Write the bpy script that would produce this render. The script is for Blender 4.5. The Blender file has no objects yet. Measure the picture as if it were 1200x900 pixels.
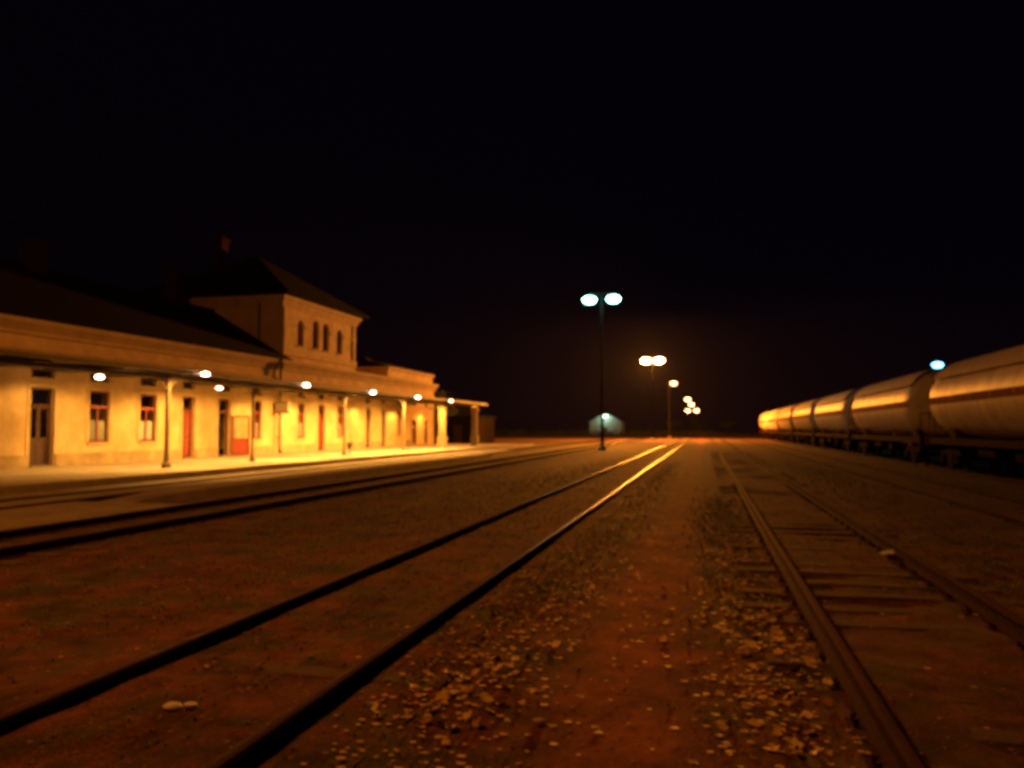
import bpy, math, random
import numpy as np
from mathutils import Vector, noise as mnoise
random.seed(7)
S = bpy.context.scene
C = S.collection
PI = math.pi

# ---------------------------------------------------------------- camera, world, exposure
CAM_Z = 1.70
cd = bpy.data.cameras.new('camera'); cam = bpy.data.objects.new('camera', cd); C.objects.link(cam)
cd.lens = 28.0; cd.sensor_width = 36.0
cam.location = (0, 0, CAM_Z)
cam.rotation_euler = (math.radians(90) + math.atan(52.5/933.33), 0, math.atan(226/933.33))
cd.clip_start = 0.05; cd.clip_end = 4000
cd.dof.use_dof = True; cd.dof.focus_distance = 1.35; cd.dof.aperture_fstop = 28.0/1000/0.0045
S.camera = cam

W = bpy.data.worlds.new('World'); S.world = W; W.use_nodes = True
nt = W.node_tree; nt.nodes.clear()
sky = nt.nodes.new('ShaderNodeTexSky'); sky.sky_type = 'NISHITA'; sky.sun_disc = False
sky.sun_elevation = math.radians(-9.0); sky.sun_rotation = math.radians(200); sky.air_density = 1.0
bg = nt.nodes.new('ShaderNodeBackground'); bg.inputs['Strength'].default_value = 0.05
bg2 = nt.nodes.new('ShaderNodeBackground'); bg2.inputs['Color'].default_value = (0.20, 0.09, 0.62, 1); bg2.inputs['Strength'].default_value = 0.0027
add = nt.nodes.new('ShaderNodeAddShader'); out = nt.nodes.new('ShaderNodeOutputWorld')
nt.links.new(sky.outputs[0], bg.inputs[0]); nt.links.new(bg.outputs[0], add.inputs[0]); nt.links.new(bg2.outputs[0], add.inputs[1])
nt.links.new(add.outputs[0], out.inputs['Surface'])

S.view_settings.view_transform = 'Standard'; S.view_settings.look = 'None'
S.view_settings.exposure = 0.0; S.view_settings.gamma = 1.0
S.render.engine = 'CYCLES'
S.cycles.use_denoising = True
S.cycles.max_bounces = 5; S.cycles.diffuse_bounces = 3; S.cycles.glossy_bounces = 2; S.cycles.transparent_max_bounces = 12
S.cycles.volume_bounces = 0
S.cycles.pixel_filter_type = 'BLACKMAN_HARRIS'; S.cycles.filter_width = 3.4
S.cycles.sample_clamp_indirect = 3.0

SODIUM = (1.0, 0.45, 0.075)
SODIUM_DEEP = (1.0, 0.285, 0.022)
MERCURY = (0.36, 1.0, 0.78)
BLUEWHITE = (0.45, 0.85, 1.0)

# light levels (W)
P_CANOPY = 2700.0
P_MAST_FLOOD = 300000.0
P_MAST_OMNI = 120000.0
P_MAST_NEAR = 3100.0
P_MAST_NEAR_FLOOD = 900.0
P_MAST_MERCURY = 60.0
HAZE = 0.00005

# ---------------------------------------------------------------- materials
def mat(name, col, rough=0.8, var=0.25, scale=3.0, bump=0.0, bscale=30.0, metal=0.0, col2=None, stretch=None, coat=0.0, spec=None):
    m = bpy.data.materials.new(name); m.use_nodes = True
    n = m.node_tree; b = n.nodes['Principled BSDF']; L = n.links
    b.inputs['Roughness'].default_value = rough; b.inputs['Metallic'].default_value = metal
    if spec is not None: b.inputs['Specular IOR Level'].default_value = spec
    if coat: b.inputs['Coat Weight'].default_value = coat; b.inputs['Coat Roughness'].default_value = 0.12
    tc = n.nodes.new('ShaderNodeTexCoord'); mp = n.nodes.new('ShaderNodeMapping')
    if stretch: mp.inputs['Scale'].default_value = stretch
    L.new(tc.outputs['Object'], mp.inputs['Vector'])
    nz = n.nodes.new('ShaderNodeTexNoise'); nz.inputs['Scale'].default_value = scale; nz.inputs['Detail'].default_value = 6; nz.inputs['Roughness'].default_value = 0.6
    L.new(mp.outputs[0], nz.inputs['Vector'])
    rp = n.nodes.new('ShaderNodeValToRGB')
    c2 = col2 or tuple(c*(1-var) for c in col); c1 = tuple(min(1, c*(1+var*0.4)) for c in col)
    rp.color_ramp.elements[0].position = 0.32; rp.color_ramp.elements[0].color = (*c2, 1)
    rp.color_ramp.elements[1].position = 0.66; rp.color_ramp.elements[1].color = (*c1, 1)
    L.new(nz.outputs['Fac'], rp.inputs['Fac']); L.new(rp.outputs['Color'], b.inputs['Base Color'])
    if bump:
        nb = n.nodes.new('ShaderNodeTexNoise'); nb.inputs['Scale'].default_value = bscale; nb.inputs['Detail'].default_value = 5
        L.new(tc.outputs['Object'], nb.inputs['Vector'])
        bp = n.nodes.new('ShaderNodeBump'); bp.inputs['Strength'].default_value = bump; bp.inputs['Distance'].default_value = 0.02
        L.new(nb.outputs['Fac'], bp.inputs['Height']); L.new(bp.outputs['Normal'], b.inputs['Normal'])
    return m

def emat(name, col, strength):
    m = bpy.data.materials.new(name); m.use_nodes = True
    n = m.node_tree; n.nodes.clear()
    e = n.nodes.new('ShaderNodeEmission'); e.inputs['Color'].default_value = (*col, 1); e.inputs['Strength'].default_value = strength
    o = n.nodes.new('ShaderNodeOutputMaterial'); n.links.new(e.outputs[0], o.inputs['Surface'])
    return m

def glass_mat():
    m = bpy.data.materials.new('window_glass'); m.use_nodes = True
    n = m.node_tree; n.nodes.clear()
    t = n.nodes.new('ShaderNodeBsdfTransparent'); t.inputs['Color'].default_value = (0.82, 0.85, 0.84, 1)
    g = n.nodes.new('ShaderNodeBsdfGlossy'); g.inputs['Roughness'].default_value = 0.06; g.inputs['Color'].default_value = (0.9, 0.9, 0.9, 1)
    mx = n.nodes.new('ShaderNodeMixShader'); fr = n.nodes.new('ShaderNodeFresnel'); fr.inputs['IOR'].default_value = 1.5
    o = n.nodes.new('ShaderNodeOutputMaterial')
    n.links.new(fr.outputs[0], mx.inputs['Fac']); n.links.new(t.outputs[0], mx.inputs[1]); n.links.new(g.outputs[0], mx.inputs[2])
    n.links.new(mx.outputs[0], o.inputs['Surface'])
    return m

def ground_mat():
    m = bpy.data.materials.new('yard_earth'); m.use_nodes = True
    n = m.node_tree; b = n.nodes['Principled BSDF']; L = n.links
    b.inputs['Roughness'].default_value = 0.95; b.inputs['Specular IOR Level'].default_value = 0.15
    tc = n.nodes.new('ShaderNodeTexCoord')
    sep = n.nodes.new('ShaderNodeSeparateXYZ'); L.new(tc.outputs['Object'], sep.inputs[0])
    def noise_(scale, detail=6, rough=0.6, vec=None):
        q = n.nodes.new('ShaderNodeTexNoise'); q.inputs['Scale'].default_value = scale; q.inputs['Detail'].default_value = detail; q.inputs['Roughness'].default_value = rough
        L.new(vec or tc.outputs['Object'], q.inputs['Vector']); return q.outputs['Fac']
    def ramp(f, a, c, ca=(0, 0, 0), cb=(1, 1, 1)):
        r = n.nodes.new('ShaderNodeValToRGB'); r.color_ramp.elements[0].position = a; r.color_ramp.elements[1].position = c
        r.color_ramp.elements[0].color = (*ca, 1); r.color_ramp.elements[1].color = (*cb, 1); L.new(f, r.inputs['Fac']); return r.outputs['Color']
    def mix(f, a, c):
        x = n.nodes.new('ShaderNodeMix'); x.data_type = 'RGBA'; L.new(f, x.inputs[0])
        for s, v in ((6, a), (7, c)):
            if isinstance(v, tuple): x.inputs[s].default_value = (*v, 1)
            else: L.new(v, x.inputs[s])
        return x.outputs[2]
    earth = ramp(noise_(5.0, 8, 0.7), 0.35, 0.68, (0.045, 0.018, 0.018), (0.24, 0.090, 0.058))
    fine = ramp(noise_(55.0, 4, 0.7), 0.40, 0.70, (0.030, 0.014, 0.014), (0.32, 0.135, 0.090))
    c = mix(ramp(noise_(1.7), 0.35, 0.65), earth, fine)
    # trodden path: x about -0.9, pale sandy
    mth = n.nodes.new('ShaderNodeMath'); mth.operation = 'ADD'; L.new(sep.outputs['X'], mth.inputs[0]); mth.inputs[1].default_value = 0.55
    ab = n.nodes.new('ShaderNodeMath'); ab.operation = 'ABSOLUTE'; L.new(mth.outputs[0], ab.inputs[0])
    wob = n.nodes.new('ShaderNodeMath'); wob.operation = 'MULTIPLY_ADD'; L.new(noise_(0.9), wob.inputs[0]); wob.inputs[1].default_value = 1.0; L.new(ab.outputs[0], wob.inputs[2])
    pf = ramp(wob.outputs[0], 0.75, 1.35, (1, 1, 1), (0, 0, 0))
    sand = ramp(noise_(28.0, 6, 0.7), 0.3, 0.72, (0.15, 0.052, 0.032), (0.30, 0.112, 0.066))
    c = mix(pf, c, sand)
    # moss and short weeds between the tracks
    gf = ramp(noise_(0.95, 6, 0.7), 0.46, 0.60)
    gcol = ramp(noise_(30.0, 4), 0.3, 0.7, (0.026, 0.030, 0.018), (0.090, 0.100, 0.040))
    inv = n.nodes.new('ShaderNodeMath'); inv.operation = 'MULTIPLY_ADD'; L.new(pf, inv.inputs[0]); inv.inputs[1].default_value = -0.9; inv.inputs[2].default_value = 0.9
    gm = n.nodes.new('ShaderNodeMath'); gm.operation = 'MULTIPLY'; L.new(gf, gm.inputs[0]); L.new(inv.outputs[0], gm.inputs[1])
    c = mix(gm.outputs[0], c, gcol)
    vr = n.nodes.new('ShaderNodeMix'); vr.data_type = 'RGBA'; vr.blend_type = 'MULTIPLY'; vr.inputs[0].default_value = 1.0
    L.new(c, vr.inputs[6]); L.new(ramp(noise_(1.5, 9, 0.72), 0.36, 0.64, (0.40, 0.36, 0.44), (1.25, 1.18, 1.0)), vr.inputs[7])
    L.new(vr.outputs[2], b.inputs['Base Color'])
    bp = n.nodes.new('ShaderNodeBump'); bp.inputs['Strength'].default_value = 0.5; bp.inputs['Distance'].default_value = 0.015
    L.new(noise_(38.0, 6, 0.75), bp.inputs['Height']); L.new(bp.outputs['Normal'], b.inputs['Normal'])
    return m

M = dict(
    plaster=mat('ochre_plaster', (0.66, 0.50, 0.27), 0.9, 0.22, 0.9, 0.25, 14.0, col2=(0.50, 0.34, 0.16)),
    cornice=mat('cornice_plaster', (0.62, 0.46, 0.25), 0.9, 0.2, 1.3, 0.15, 20.0),
    plinth=mat('plinth_render', (0.46, 0.34, 0.18), 0.95, 0.3, 2.0, 0.3, 20.0),
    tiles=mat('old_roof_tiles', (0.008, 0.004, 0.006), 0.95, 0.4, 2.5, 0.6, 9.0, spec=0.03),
    redwood=mat('oxblood_painted_wood', (0.20, 0.035, 0.018), 0.55, 0.35, 6.0, 0.1, 40.0),
    redbright=mat('red_painted_wood', (0.34, 0.05, 0.02), 0.5, 0.25, 6.0),
    darkwood=mat('dark_brown_wood', (0.060, 0.022, 0.014), 0.6, 0.35, 6.0),
    glass=glass_mat(),
    curtain=mat('white_curtain', (0.85, 0.82, 0.76), 0.9, 0.15, 5.0, stretch=(1, 12, 1)),
    steel=mat('canopy_steel', (0.10, 0.070, 0.045), 0.6, 0.3, 5.0),
    fascia=mat('canopy_sheet', (0.30, 0.23, 0.14), 0.6, 0.25, 3.0),
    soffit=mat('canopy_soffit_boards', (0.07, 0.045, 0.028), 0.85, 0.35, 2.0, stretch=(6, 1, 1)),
    pier=mat('pier_render', (0.34, 0.24, 0.13), 0.9, 0.25, 2.0, 0.2, 20.0),
    post=mat('post_paint', (0.15, 0.10, 0.06), 0.6, 0.3, 6.0),
    chimney=mat('chimney_brick', (0.035, 0.015, 0.012), 0.95, 0.35, 5.0, 0.5, 20.0, spec=0.03),
    platform=mat('platform_concrete', (0.46, 0.40, 0.30), 0.85, 0.3, 1.1, 0.3, 30.0, col2=(0.33, 0.27, 0.19)),
    kerb=mat('kerb_stone', (0.26, 0.21, 0.15), 0.9, 0.3, 4.0, 0.3, 25.0),
    paved=mat('worn_asphalt', (0.25, 0.20, 0.145), 0.9, 0.35, 1.4, 0.4, 40.0),
    rust=mat('rusty_rail', (0.040, 0.014, 0.010), 0.85, 0.4, 14.0, 0.4, 60.0, spec=0.04),
    shine=mat('worn_rail_head', (0.062, 0.034, 0.024), 0.40, 0.35, 8.0, metal=0.0, stretch=(3, 0.4, 1), spec=0.11),
    dullhead=mat('dull_rail_head', (0.058, 0.022, 0.015), 0.8, 0.35, 8.0, metal=0.0, spec=0.04, stretch=(3, 0.4, 1)),
    sleeper=mat('weathered_sleeper', (0.085, 0.050, 0.034), 0.9, 0.45, 5.0, 0.6, 30.0, stretch=(1, 6, 1)),
    tankwhite=mat('tank_white_paint', (0.74, 0.65, 0.54), 0.46, 0.25, 1.6, spec=0.13),
    tankshade=mat('sun_shield_paint', (0.70, 0.61, 0.50), 0.55, 0.2, 1.6),
    stripe=mat('orange_band_paint', (0.20, 0.042, 0.015), 0.8, 0.2, 2.0, spec=0.05),
    frame=mat('wagon_frame_paint', (0.040, 0.018, 0.013), 0.9, 0.35, 3.0, spec=0.03),
    black=mat('wagon_black_iron', (0.010, 0.007, 0.006), 0.95, 0.4, 6.0, spec=0.02),
    mastmetal=mat('mast_dark_paint', (0.018, 0.015, 0.014), 0.9, 0.25, 4.0, spec=0.03),
    lampbody=mat('lamp_housing', (0.20, 0.19, 0.17), 0.5, 0.2, 6.0),
    leafA=mat('yellow_leaf', (0.60, 0.40, 0.13), 0.6, 0.35, 20.0),
    leafB=mat('pale_leaf', (0.66, 0.50, 0.26), 0.6, 0.3, 20.0),
    leafC=mat('brown_leaf', (0.34, 0.17, 0.07), 0.7, 0.35, 20.0),
    stone=mat('pale_ballast_stone', (0.40, 0.32, 0.24), 0.9, 0.4, 12.0, 0.3, 50.0),
    midstone=mat('red_brown_ballast', (0.26, 0.115, 0.075), 0.9, 0.6, 9.0, 0.3, 50.0),
    darkstone=mat('brown_ballast_stone', (0.13, 0.085, 0.06), 0.9, 0.45, 12.0, 0.3, 50.0),
    grass=mat('dry_weeds', (0.24, 0.28, 0.085), 0.85, 0.5, 3.0),
    foliage=mat('dark_foliage', (0.055, 0.065, 0.022), 0.8, 0.5, 2.0),
    bark=mat('tree_bark', (0.09, 0.06, 0.04), 0.95, 0.4, 8.0, 0.5, 20.0),
    hut=mat('pale_green_render', (0.34, 0.40, 0.34), 0.9, 0.25, 0.6),
    shed=mat('shed_render', (0.026, 0.011, 0.008), 0.95, 0.25, 0.6, spec=0.02),
    paper=mat('white_paper', (0.75, 0.75, 0.68), 0.7, 0.1, 8.0),
    sign=mat('white_sign_plate', (0.78, 0.74, 0.66), 0.45, 0.1, 3.0),
    earth=ground_mat(),
)
E_CAN = emat('canopy_lamp_lens', (1.0, 0.62, 0.36), 45.0)
E_CANDIM = emat('canopy_lamp_lens_dim', (1.0, 0.60, 0.30), 20.0)
E_SOD = emat('sodium_lens', (1.0, 0.42, 0.14), 130.0)
E_SODFAR = emat('sodium_lens_far', (1.0, 0.42, 0.13), 30.0)
E_NEAR = emat('sodium_lens_near', (1.0, 0.45, 0.05), 2.5)
E_MER = emat('mercury_lens', (0.28, 1.0, 0.74), 30.0)
E_BLU = emat('blue_white_lens', (0.12, 0.60, 1.0), 14.0)
E_HUT = emat('hut_lamp_lens', (0.60, 1.0, 0.80), 14.0)

# ---------------------------------------------------------------- mesh helpers
ORG = {}
class MB:
    def __init__(self): self.v = []; self.f = []
    def box(self, x0, x1, y0, y1, z0, z1):
        n = len(self.v)
        self.v += [(x0,y0,z0),(x1,y0,z0),(x1,y1,z0),(x0,y1,z0),(x0,y0,z1),(x1,y0,z1),(x1,y1,z1),(x0,y1,z1)]
        self.f += [tuple(n+i for i in q) for q in ((0,3,2,1),(4,5,6,7),(0,1,5,4),(1,2,6,5),(2,3,7,6),(3,0,4,7))]
        return self
    def quad(self, *p):
        n = len(self.v); self.v += list(p); self.f.append(tuple(range(n, n+len(p)))); return self
    def cyl(self, p0, p1, r0, r1=None, seg=12, caps=True):
        r1 = r0 if r1 is None else r1
        a = Vector(p0); b = Vector(p1); d = (b-a).normalized()
        u = d.orthogonal().normalized(); w = d.cross(u)
        n = len(self.v)
        for P, r in ((a, r0), (b, r1)):
            for i in range(seg):
                t = 2*PI*i/seg; q = P + (u*math.cos(t)+w*math.sin(t))*r; self.v.append(tuple(q))
        for i in range(seg):
            j = (i+1) % seg; self.f.append((n+i, n+j, n+seg+j, n+seg+i))
        if caps:
            self.f.append(tuple(n+seg-1-i for i in range(seg))); self.f.append(tuple(n+seg+i for i in range(seg)))
        return self
    def lathe(self, prof, axis='z', c=(0, 0, 0), seg=16):
        """prof: list of (r, h) along axis"""
        n = len(self.v)
        for r, h in prof:
            for i in range(seg):
                t = 2*PI*i/seg; a = r*math.cos(t); b = r*math.sin(t)
                if axis == 'z': p = (c[0]+a, c[1]+b, c[2]+h)
                elif axis == 'y': p = (c[0]+b, c[1]+h, c[2]+a)
                else: p = (c[0]+h, c[1]+a, c[2]+b)
                self.v.append(p)
        for k in range(len(prof)-1):
            for i in range(seg):
                j = (i+1) % seg; self.f.append((n+k*seg+i, n+k*seg+j, n+(k+1)*seg+j, n+(k+1)*seg+i))
        self.f.append(tuple(n+seg-1-i for i in range(seg))); e = n+(len(prof)-1)*seg; self.f.append(tuple(e+i for i in range(seg)))
        return self
    def mesh(self, name, m, o=(0, 0, 0), smooth=True):
        me = bpy.data.meshes.new(name)
        vv = np.array(self.v, dtype=float) - np.array(o, dtype=float)
        me.from_pydata(vv.tolist(), [], self.f); me.materials.append(m)
        if smooth:
            me.shade_smooth(); me.set_sharp_from_angle(angle=math.radians(35))
        me.update(); return me
    def build(self, name, m, parent=None, smooth=True, label=None):
        o = ORG.get(parent.name, (0, 0, 0)) if parent else (0, 0, 0)
        ob = bpy.data.objects.new(name, self.mesh(name, m, o, smooth)); C.objects.link(ob)
        if parent: ob.parent = parent
        ORG[ob.name] = o
        if label: ob['label'] = label
        return ob

def tag(o, label=None, cat=None, group=None, kind=None):
    if label: o['label'] = label
    if cat: o['category'] = cat
    if group: o['group'] = group
    if kind: o['kind'] = kind
    return o
def thing(name, label, cat, loc=(0, 0, 0), group=None):
    o = bpy.data.objects.new(name, None); C.objects.link(o); o.location = loc; o.empty_display_size = 0.2
    ORG[o.name] = tuple(loc); return tag(o, label, cat, group)
def copy_tree(o, parent=None):
    c = o.copy(); C.objects.link(c); c.parent = parent
    for ch in list(o.children):
        if ch is not c: copy_tree(ch, c)
    return c
def lamp(name, loc, col, power, parent, radius=0.12, spot=None, aim=(0, 0, -1), blend=0.6):
    ld = bpy.data.lights.new(name, 'SPOT' if spot else 'POINT'); ld.color = col; ld.energy = power; ld.shadow_soft_size = radius
    if spot: ld.spot_size = math.radians(spot); ld.spot_blend = blend
    lo = bpy.data.objects.new(name, ld); C.objects.link(lo)
    o = ORG.get(parent.name, (0, 0, 0)); lo.parent = parent
    lo.location = (loc[0]-o[0], loc[1]-o[1], loc[2]-o[2])
    if spot: lo.rotation_euler = Vector(aim).to_track_quat('-Z', 'Y').to_euler()
    return lo

# ---------------------------------------------------------------- ground
def gz(x, y):
    """height of the yard surface"""
    h = 0.030*mnoise.noise(Vector((x*0.55, y*0.4, 3.1))) + 0.016*mnoise.noise(Vector((x*2.1, y*1.7, 7.7))) + 0.007*mnoise.noise(Vector((x*6.5, y*6.5, 1.2)))
    pth = math.exp(-((x+0.55)/0.8)**2)
    h = h*(1-0.7*pth) - 0.02*pth
    h += 0.030*math.exp(-((x-1.65)/1.6)**6) + 0.046*math.exp(-((x+2.98)/1.5)**6) + 0.020*math.exp(-((x+9.75)/1.3)**6)
    if -17.5 < x < -8.0: h = h*0.5 - 0.015
    if x < -17.0: h = -0.05
    return h
def axis(segs):
    a = [segs[0][0]]
    for s0, s1, d in segs:
        n = max(1, round((s1-s0)/d)); a += [s0+(s1-s0)*(i+1)/n for i in range(n)]
    return a
xs = axis([(-1000, -120, 110), (-120, -40, 16), (-40, -18, 4), (-18, -8, 0.25), (-8, -5, 0.12), (-5, 3.2, 0.05), (3.2, 8, 0.15), (8, 16, 0.6), (16, 60, 8), (60, 1000, 110)])
ys = axis([(-200, -10, 30), (-10, 2.2, 1.0), (2.2, 10, 0.055), (10, 22, 0.14), (22, 60, 0.6), (60, 160, 5), (160, 1000, 60)])
gv = [(x, y, gz(x, y)) for y in ys for x in xs]; nx = len(xs)
gf = [(j*nx+i, j*nx+i+1, (j+1)*nx+i+1, (j+1)*nx+i) for j in range(len(ys)-1) for i in range(nx-1)]
mb = MB(); mb.v = gv; mb.f = gf
g = mb.build('ground', M['earth']); g.data.shade_smooth(); tag(g, 'brown earth and ballast of the railway yard', kind='structure')

# ---------------------------------------------------------------- tracks
GA = 1.505
def rail_mesh(mbx, x, y0, y1, z, head=False):
    """flat-bottomed rail profile; z = top of rail"""
    if head: prof = [(-0.033, -0.012), (-0.031, 0.0015), (-0.026, 0.0035), (0.026, 0.0035), (0.031, 0.0015), (0.033, -0.012)]
    else: prof = [(-0.07, -0.149), (0.07, -0.149), (0.07, -0.137), (0.012, -0.120), (0.010, -0.042), (0.036, -0.034), (0.036, -0.006), (0.028, 0.0), (-0.028, 0.0), (-0.036, -0.006), (-0.036, -0.034), (-0.010, -0.042), (-0.012, -0.120), (-0.07, -0.137)]
    st = axis([(y0, 30, 1.5), (30, y1, 12)]) if y0 < 30 else axis([(y0, y1, 12)])
    n = len(mbx.v); k = len(prof)
    for y in st:
        dx = 0.012*mnoise.noise(Vector((y*0.12, x, 0))); dz = 0.010*mnoise.noise(Vector((y*0.15, x, 9)))
        for px, pz in prof: mbx.v.append((x+px+dx, y, z+pz+dz))
    for j in range(len(st)-1):
        for i in range(k if not head else k-1):
            i2 = (i+1) % k; mbx.f.append((n+j*k+i, n+j*k+i2, n+(j+1)*k+i2, n+(j+1)*k+i))
    if not head:
        mbx.f.append(tuple(n+i for i in range(k))); e = n+(len(st)-1)*k; mbx.f.append(tuple(e+k-1-i for i in range(k)))

def sleeper_mesh(seed):
    r = random.Random(seed); m = MB(); L = 1.28
    nx_, = (6,); pts = []
    for i in range(nx_+1):
        x = -L + 2*L*i/nx_
        a = 0.115+r.uniform(-0.012, 0.012); h = r.uniform(-0.012, 0.004)
        pts.append([(x, -a, -0.10), (x, -a, h-0.01), (x, -a*0.8, h), (x, a*0.8, h+r.uniform(-0.006, 0.004)), (x, a, h-0.01), (x, a, -0.10)])
    for p in pts: m.v += p
    for i in range(nx_):
        for k in range(5): m.f.append((i*6+k, i*6+k+1, (i+1)*6+k+1, (i+1)*6+k))
    m.f.append((5, 4, 3, 2, 1, 0)); e = nx_*6; m.f.append((e, e+1, e+2, e+3, e+4, e+5))
    return m.mesh('sleeper', M['sleeper'], smooth=False)
SLM = [sleeper_mesh(i) for i in range(5)]

def track(label, xa, xb, y0, y1, z, headmat, sleepers=None):
    xc = (xa+xb)/2
    t = thing('railway_track', label, 'railway track', (xc, 0, 0), 'parallel railway tracks')
    for x in (xa, xb):
        r = MB(); rail_mesh(r, x, y0, y1, z); ro = r.build('rail', M['rust'], t)
        h = MB(); rail_mesh(h, x, y0, y1, z, True); h.build('rail_head', headmat, ro)
    if sleepers:
        s0, s1, sz = sleepers; y = s0
        while y < s1:
            o = bpy.data.objects.new('sleeper', random.choice(SLM)); C.objects.link(o); o.parent = t
            o.location = (random.uniform(-0.04, 0.04), y, sz+random.uniform(-0.012, 0.006)); o.rotation_euler = (random.uniform(-0.01, 0.01), random.uniform(-0.008, 0.008), random.uniform(-0.03, 0.03)+(PI if random.random() < .5 else 0))
            y += 0.63+random.uniform(-0.04, 0.04)
        # tie plates and bolts under the rails
        pm = MB(); y = s0
        for ch in [c for c in t.children if c.name.startswith('sleeper')]:
            yy = ch.location.y
            if yy > 25: continue
            for x in (xa, xb):
                pm.box(x-0.15, x+0.15, yy-0.075, yy+0.075, z-0.160, z-0.1465)
                for sx in (-1, 1):
                    for sy in (-0.04, 0.04): pm.cyl((x+sx*0.105, yy+sy, z-0.148), (x+sx*0.105, yy+sy, z-0.108), 0.016, seg=6)
        tag(pm.build('rail_fastening', M['rust'], t, smooth=False), kind='stuff')
    return t
track('rusty track nearest the platform edge, half buried in paving', -15.40, -13.90, -4, 260, 0.105, M['dullhead'])
track('track with a shiny rail beside the narrow island platform', -10.50, -9.00, -4, 420, 0.14, M['shine'], (6.0, 45.0, 0.0))
track('track left of the trodden path, its rails shining far off', -3.73, -2.23, -4, 600, 0.14, M['shine'], (2.6, 40.0, 0.030))
track('rusty track on bare wooden sleepers right of the path', 0.90, 2.40, -4, 500, 0.195, M['dullhead'], (2.4, 60.0, 0.040))
track('sunken rusty track between the sleeper track and the tank wagons', 5.35, 6.85, -4, 400, 0.10, M['dullhead'], (8, 40, -0.02))
track('track that the white tank wagons stand on', 9.25, 10.75, -4, 700, 0.14, M['rust'], (20, 80, 0.0))
# rail joints
# ---------------------------------------------------------------- platform, island, crossing
pf = MB().box(-24.62, -17.25, -5, 74.0, -0.2, 0.25); po = pf.build('platform', M['platform']); tag(po, 'concrete station platform lit by the canopy lamps', kind='structure')
y = -5.0; kbm = MB().box(-0.15, 0.15, -0.495, 0.495, -0.40, 0.0).mesh('kerb_stone', M['kerb'], smooth=False)
ki = 0
while y < 74:
    k = bpy.data.objects.new('kerb_stone', kbm); C.objects.link(k); k.parent = po
    k.location = (-17.10+random.uniform(-0.008, 0.008), y+0.5, 0.258+random.uniform(-0.006, 0.004)); y += 1.0
ram = MB().box(-24.6, -17.4, 74.0, 82.0, -0.2, 0.12).build('path', M['paved']); tag(ram, 'low paved end of the platform beyond the canopy', kind='structure')
isl = MB()
isl.box(-13.25, -12.35, 17.0, 46.0, -0.1, 0.18)
isl.v += [(-13.25, 14.5, 0.02), (-12.35, 14.5, 0.02), (-12.35, 17.0, 0.18), (-13.25, 17.0, 0.18), (-12.35, 17.0, -0.1), (-13.25, 17.0, -0.1), (-13.25, 14.5, -0.1), (-12.35, 14.5, -0.1)]
n0 = 8; isl.f += [(n0, n0+1, n0+2, n0+3), (n0+1, n0+7, n0+4, n0+2), (n0, n0+3, n0+5, n0+6), (n0, n0+6, n0+7, n0+1)]
tag(isl.build('pavement', M['paved'], smooth=False), 'narrow low island platform between the two station tracks', kind='structure')
cr = MB().box(-13.78, -10.62, 7.0, 15.2, -0.08, 0.075).build('path', M['paved']); tag(cr, 'worn asphalt crossing between the two station tracks', kind='structure')
cr2 = MB().box(-15.28, -14.02, 4.0, 60.0, -0.08, 0.070).build('path', M['paved']); tag(cr2, 'paving filled in between the rails nearest the platform', kind='structure')
cr3 = MB().box(-16.94, -15.52, -5.0, 74.0, -0.08, 0.060).build('path', M['paved']); tag(cr3, 'trodden strip along the foot of the platform', kind='structure')

# ---------------------------------------------------------------- station building
WX = -24.6; PZ = 0.25
st = thing('station_building', 'long ochre railway station with a two storey tower and tiled hipped roofs', 'station', (WX, 45, PZ))
def wall_y(mb_, x, y0, y1, z0, z1, ops, depth=0.35):
    """wall on the plane X=x seen from +X with openings (ya, yb, za, zb) and reveals"""
    Y = sorted({y0, y1, *[o[0] for o in ops], *[o[1] for o in ops]}); Z = sorted({z0, z1, *[o[2] for o in ops], *[o[3] for o in ops]})
    for i in range(len(Y)-1):
        for j in range(len(Z)-1):
            cy = (Y[i]+Y[i+1])/2; cz = (Z[j]+Z[j+1])/2
            if any(o[0] < cy < o[1] and o[2] < cz < o[3] for o in ops): continue
            mb_.quad((x, Y[i], Z[j]), (x, Y[i+1], Z[j]), (x, Y[i+1], Z[j+1]), (x, Y[i], Z[j+1]))
    for a, b, c, d in ops:
        xi = x-depth
        mb_.quad((x, a, c), (xi, a, c), (xi, b, c), (x, b, c)); mb_.quad((x, a, d), (x, b, d), (xi, b, d), (xi, a, d))
        mb_.quad((x, a, c), (x, a, d), (xi, a, d), (xi, a, c)); mb_.quad((x, b, c), (xi, b, c), (xi, b, d), (x, b, d))

DOORS = [(24.78, 25.93, 'dark'), (33.74, 34.70, 'red'), (36.67, 37.77, 'open'), (47.55, 48.50, 'red'), (55.12, 55.97, 'dark'), (58.12, 58.90, 'dark')]
WINS = [(27.73, 28.88), (30.74, 31.85), (39.94, 40.78), (44.89, 45.75), (50.40, 51.25), (61.3, 62.1)]
FAR = [(64.72, 65.75), (67.75, 68.70)]
DZ, WZ0, WZ1 = 3.27, 1.13, 3.27
ops_l = []; ops_r = []
for a, b, k in DOORS: (ops_l if b < 42 else ops_r).append((a, b, PZ, DZ))
for a, b in WINS: (ops_l if b < 42 else ops_r).append((a, b, WZ0, WZ1))
for a, b in FAR: ops_r.append((a, b, 0.40, 2.48))
extra_w = [(21.75, 22.85), (18.75, 19.85), (15.75, 16.85), (12.75, 13.85)]
for a, b in extra_w: ops_l.append((a, b, WZ0, WZ1))
fans = [(a, b) for a, b, k in DOORS]+[(a, b) for a, b in WINS]+extra_w+[(65.0, 65.7), (68.0, 68.6)]
for a, b in fans: (ops_l if b < 42 else ops_r).append((a+0.02, b-0.02, 3.66, 4.00))
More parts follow.
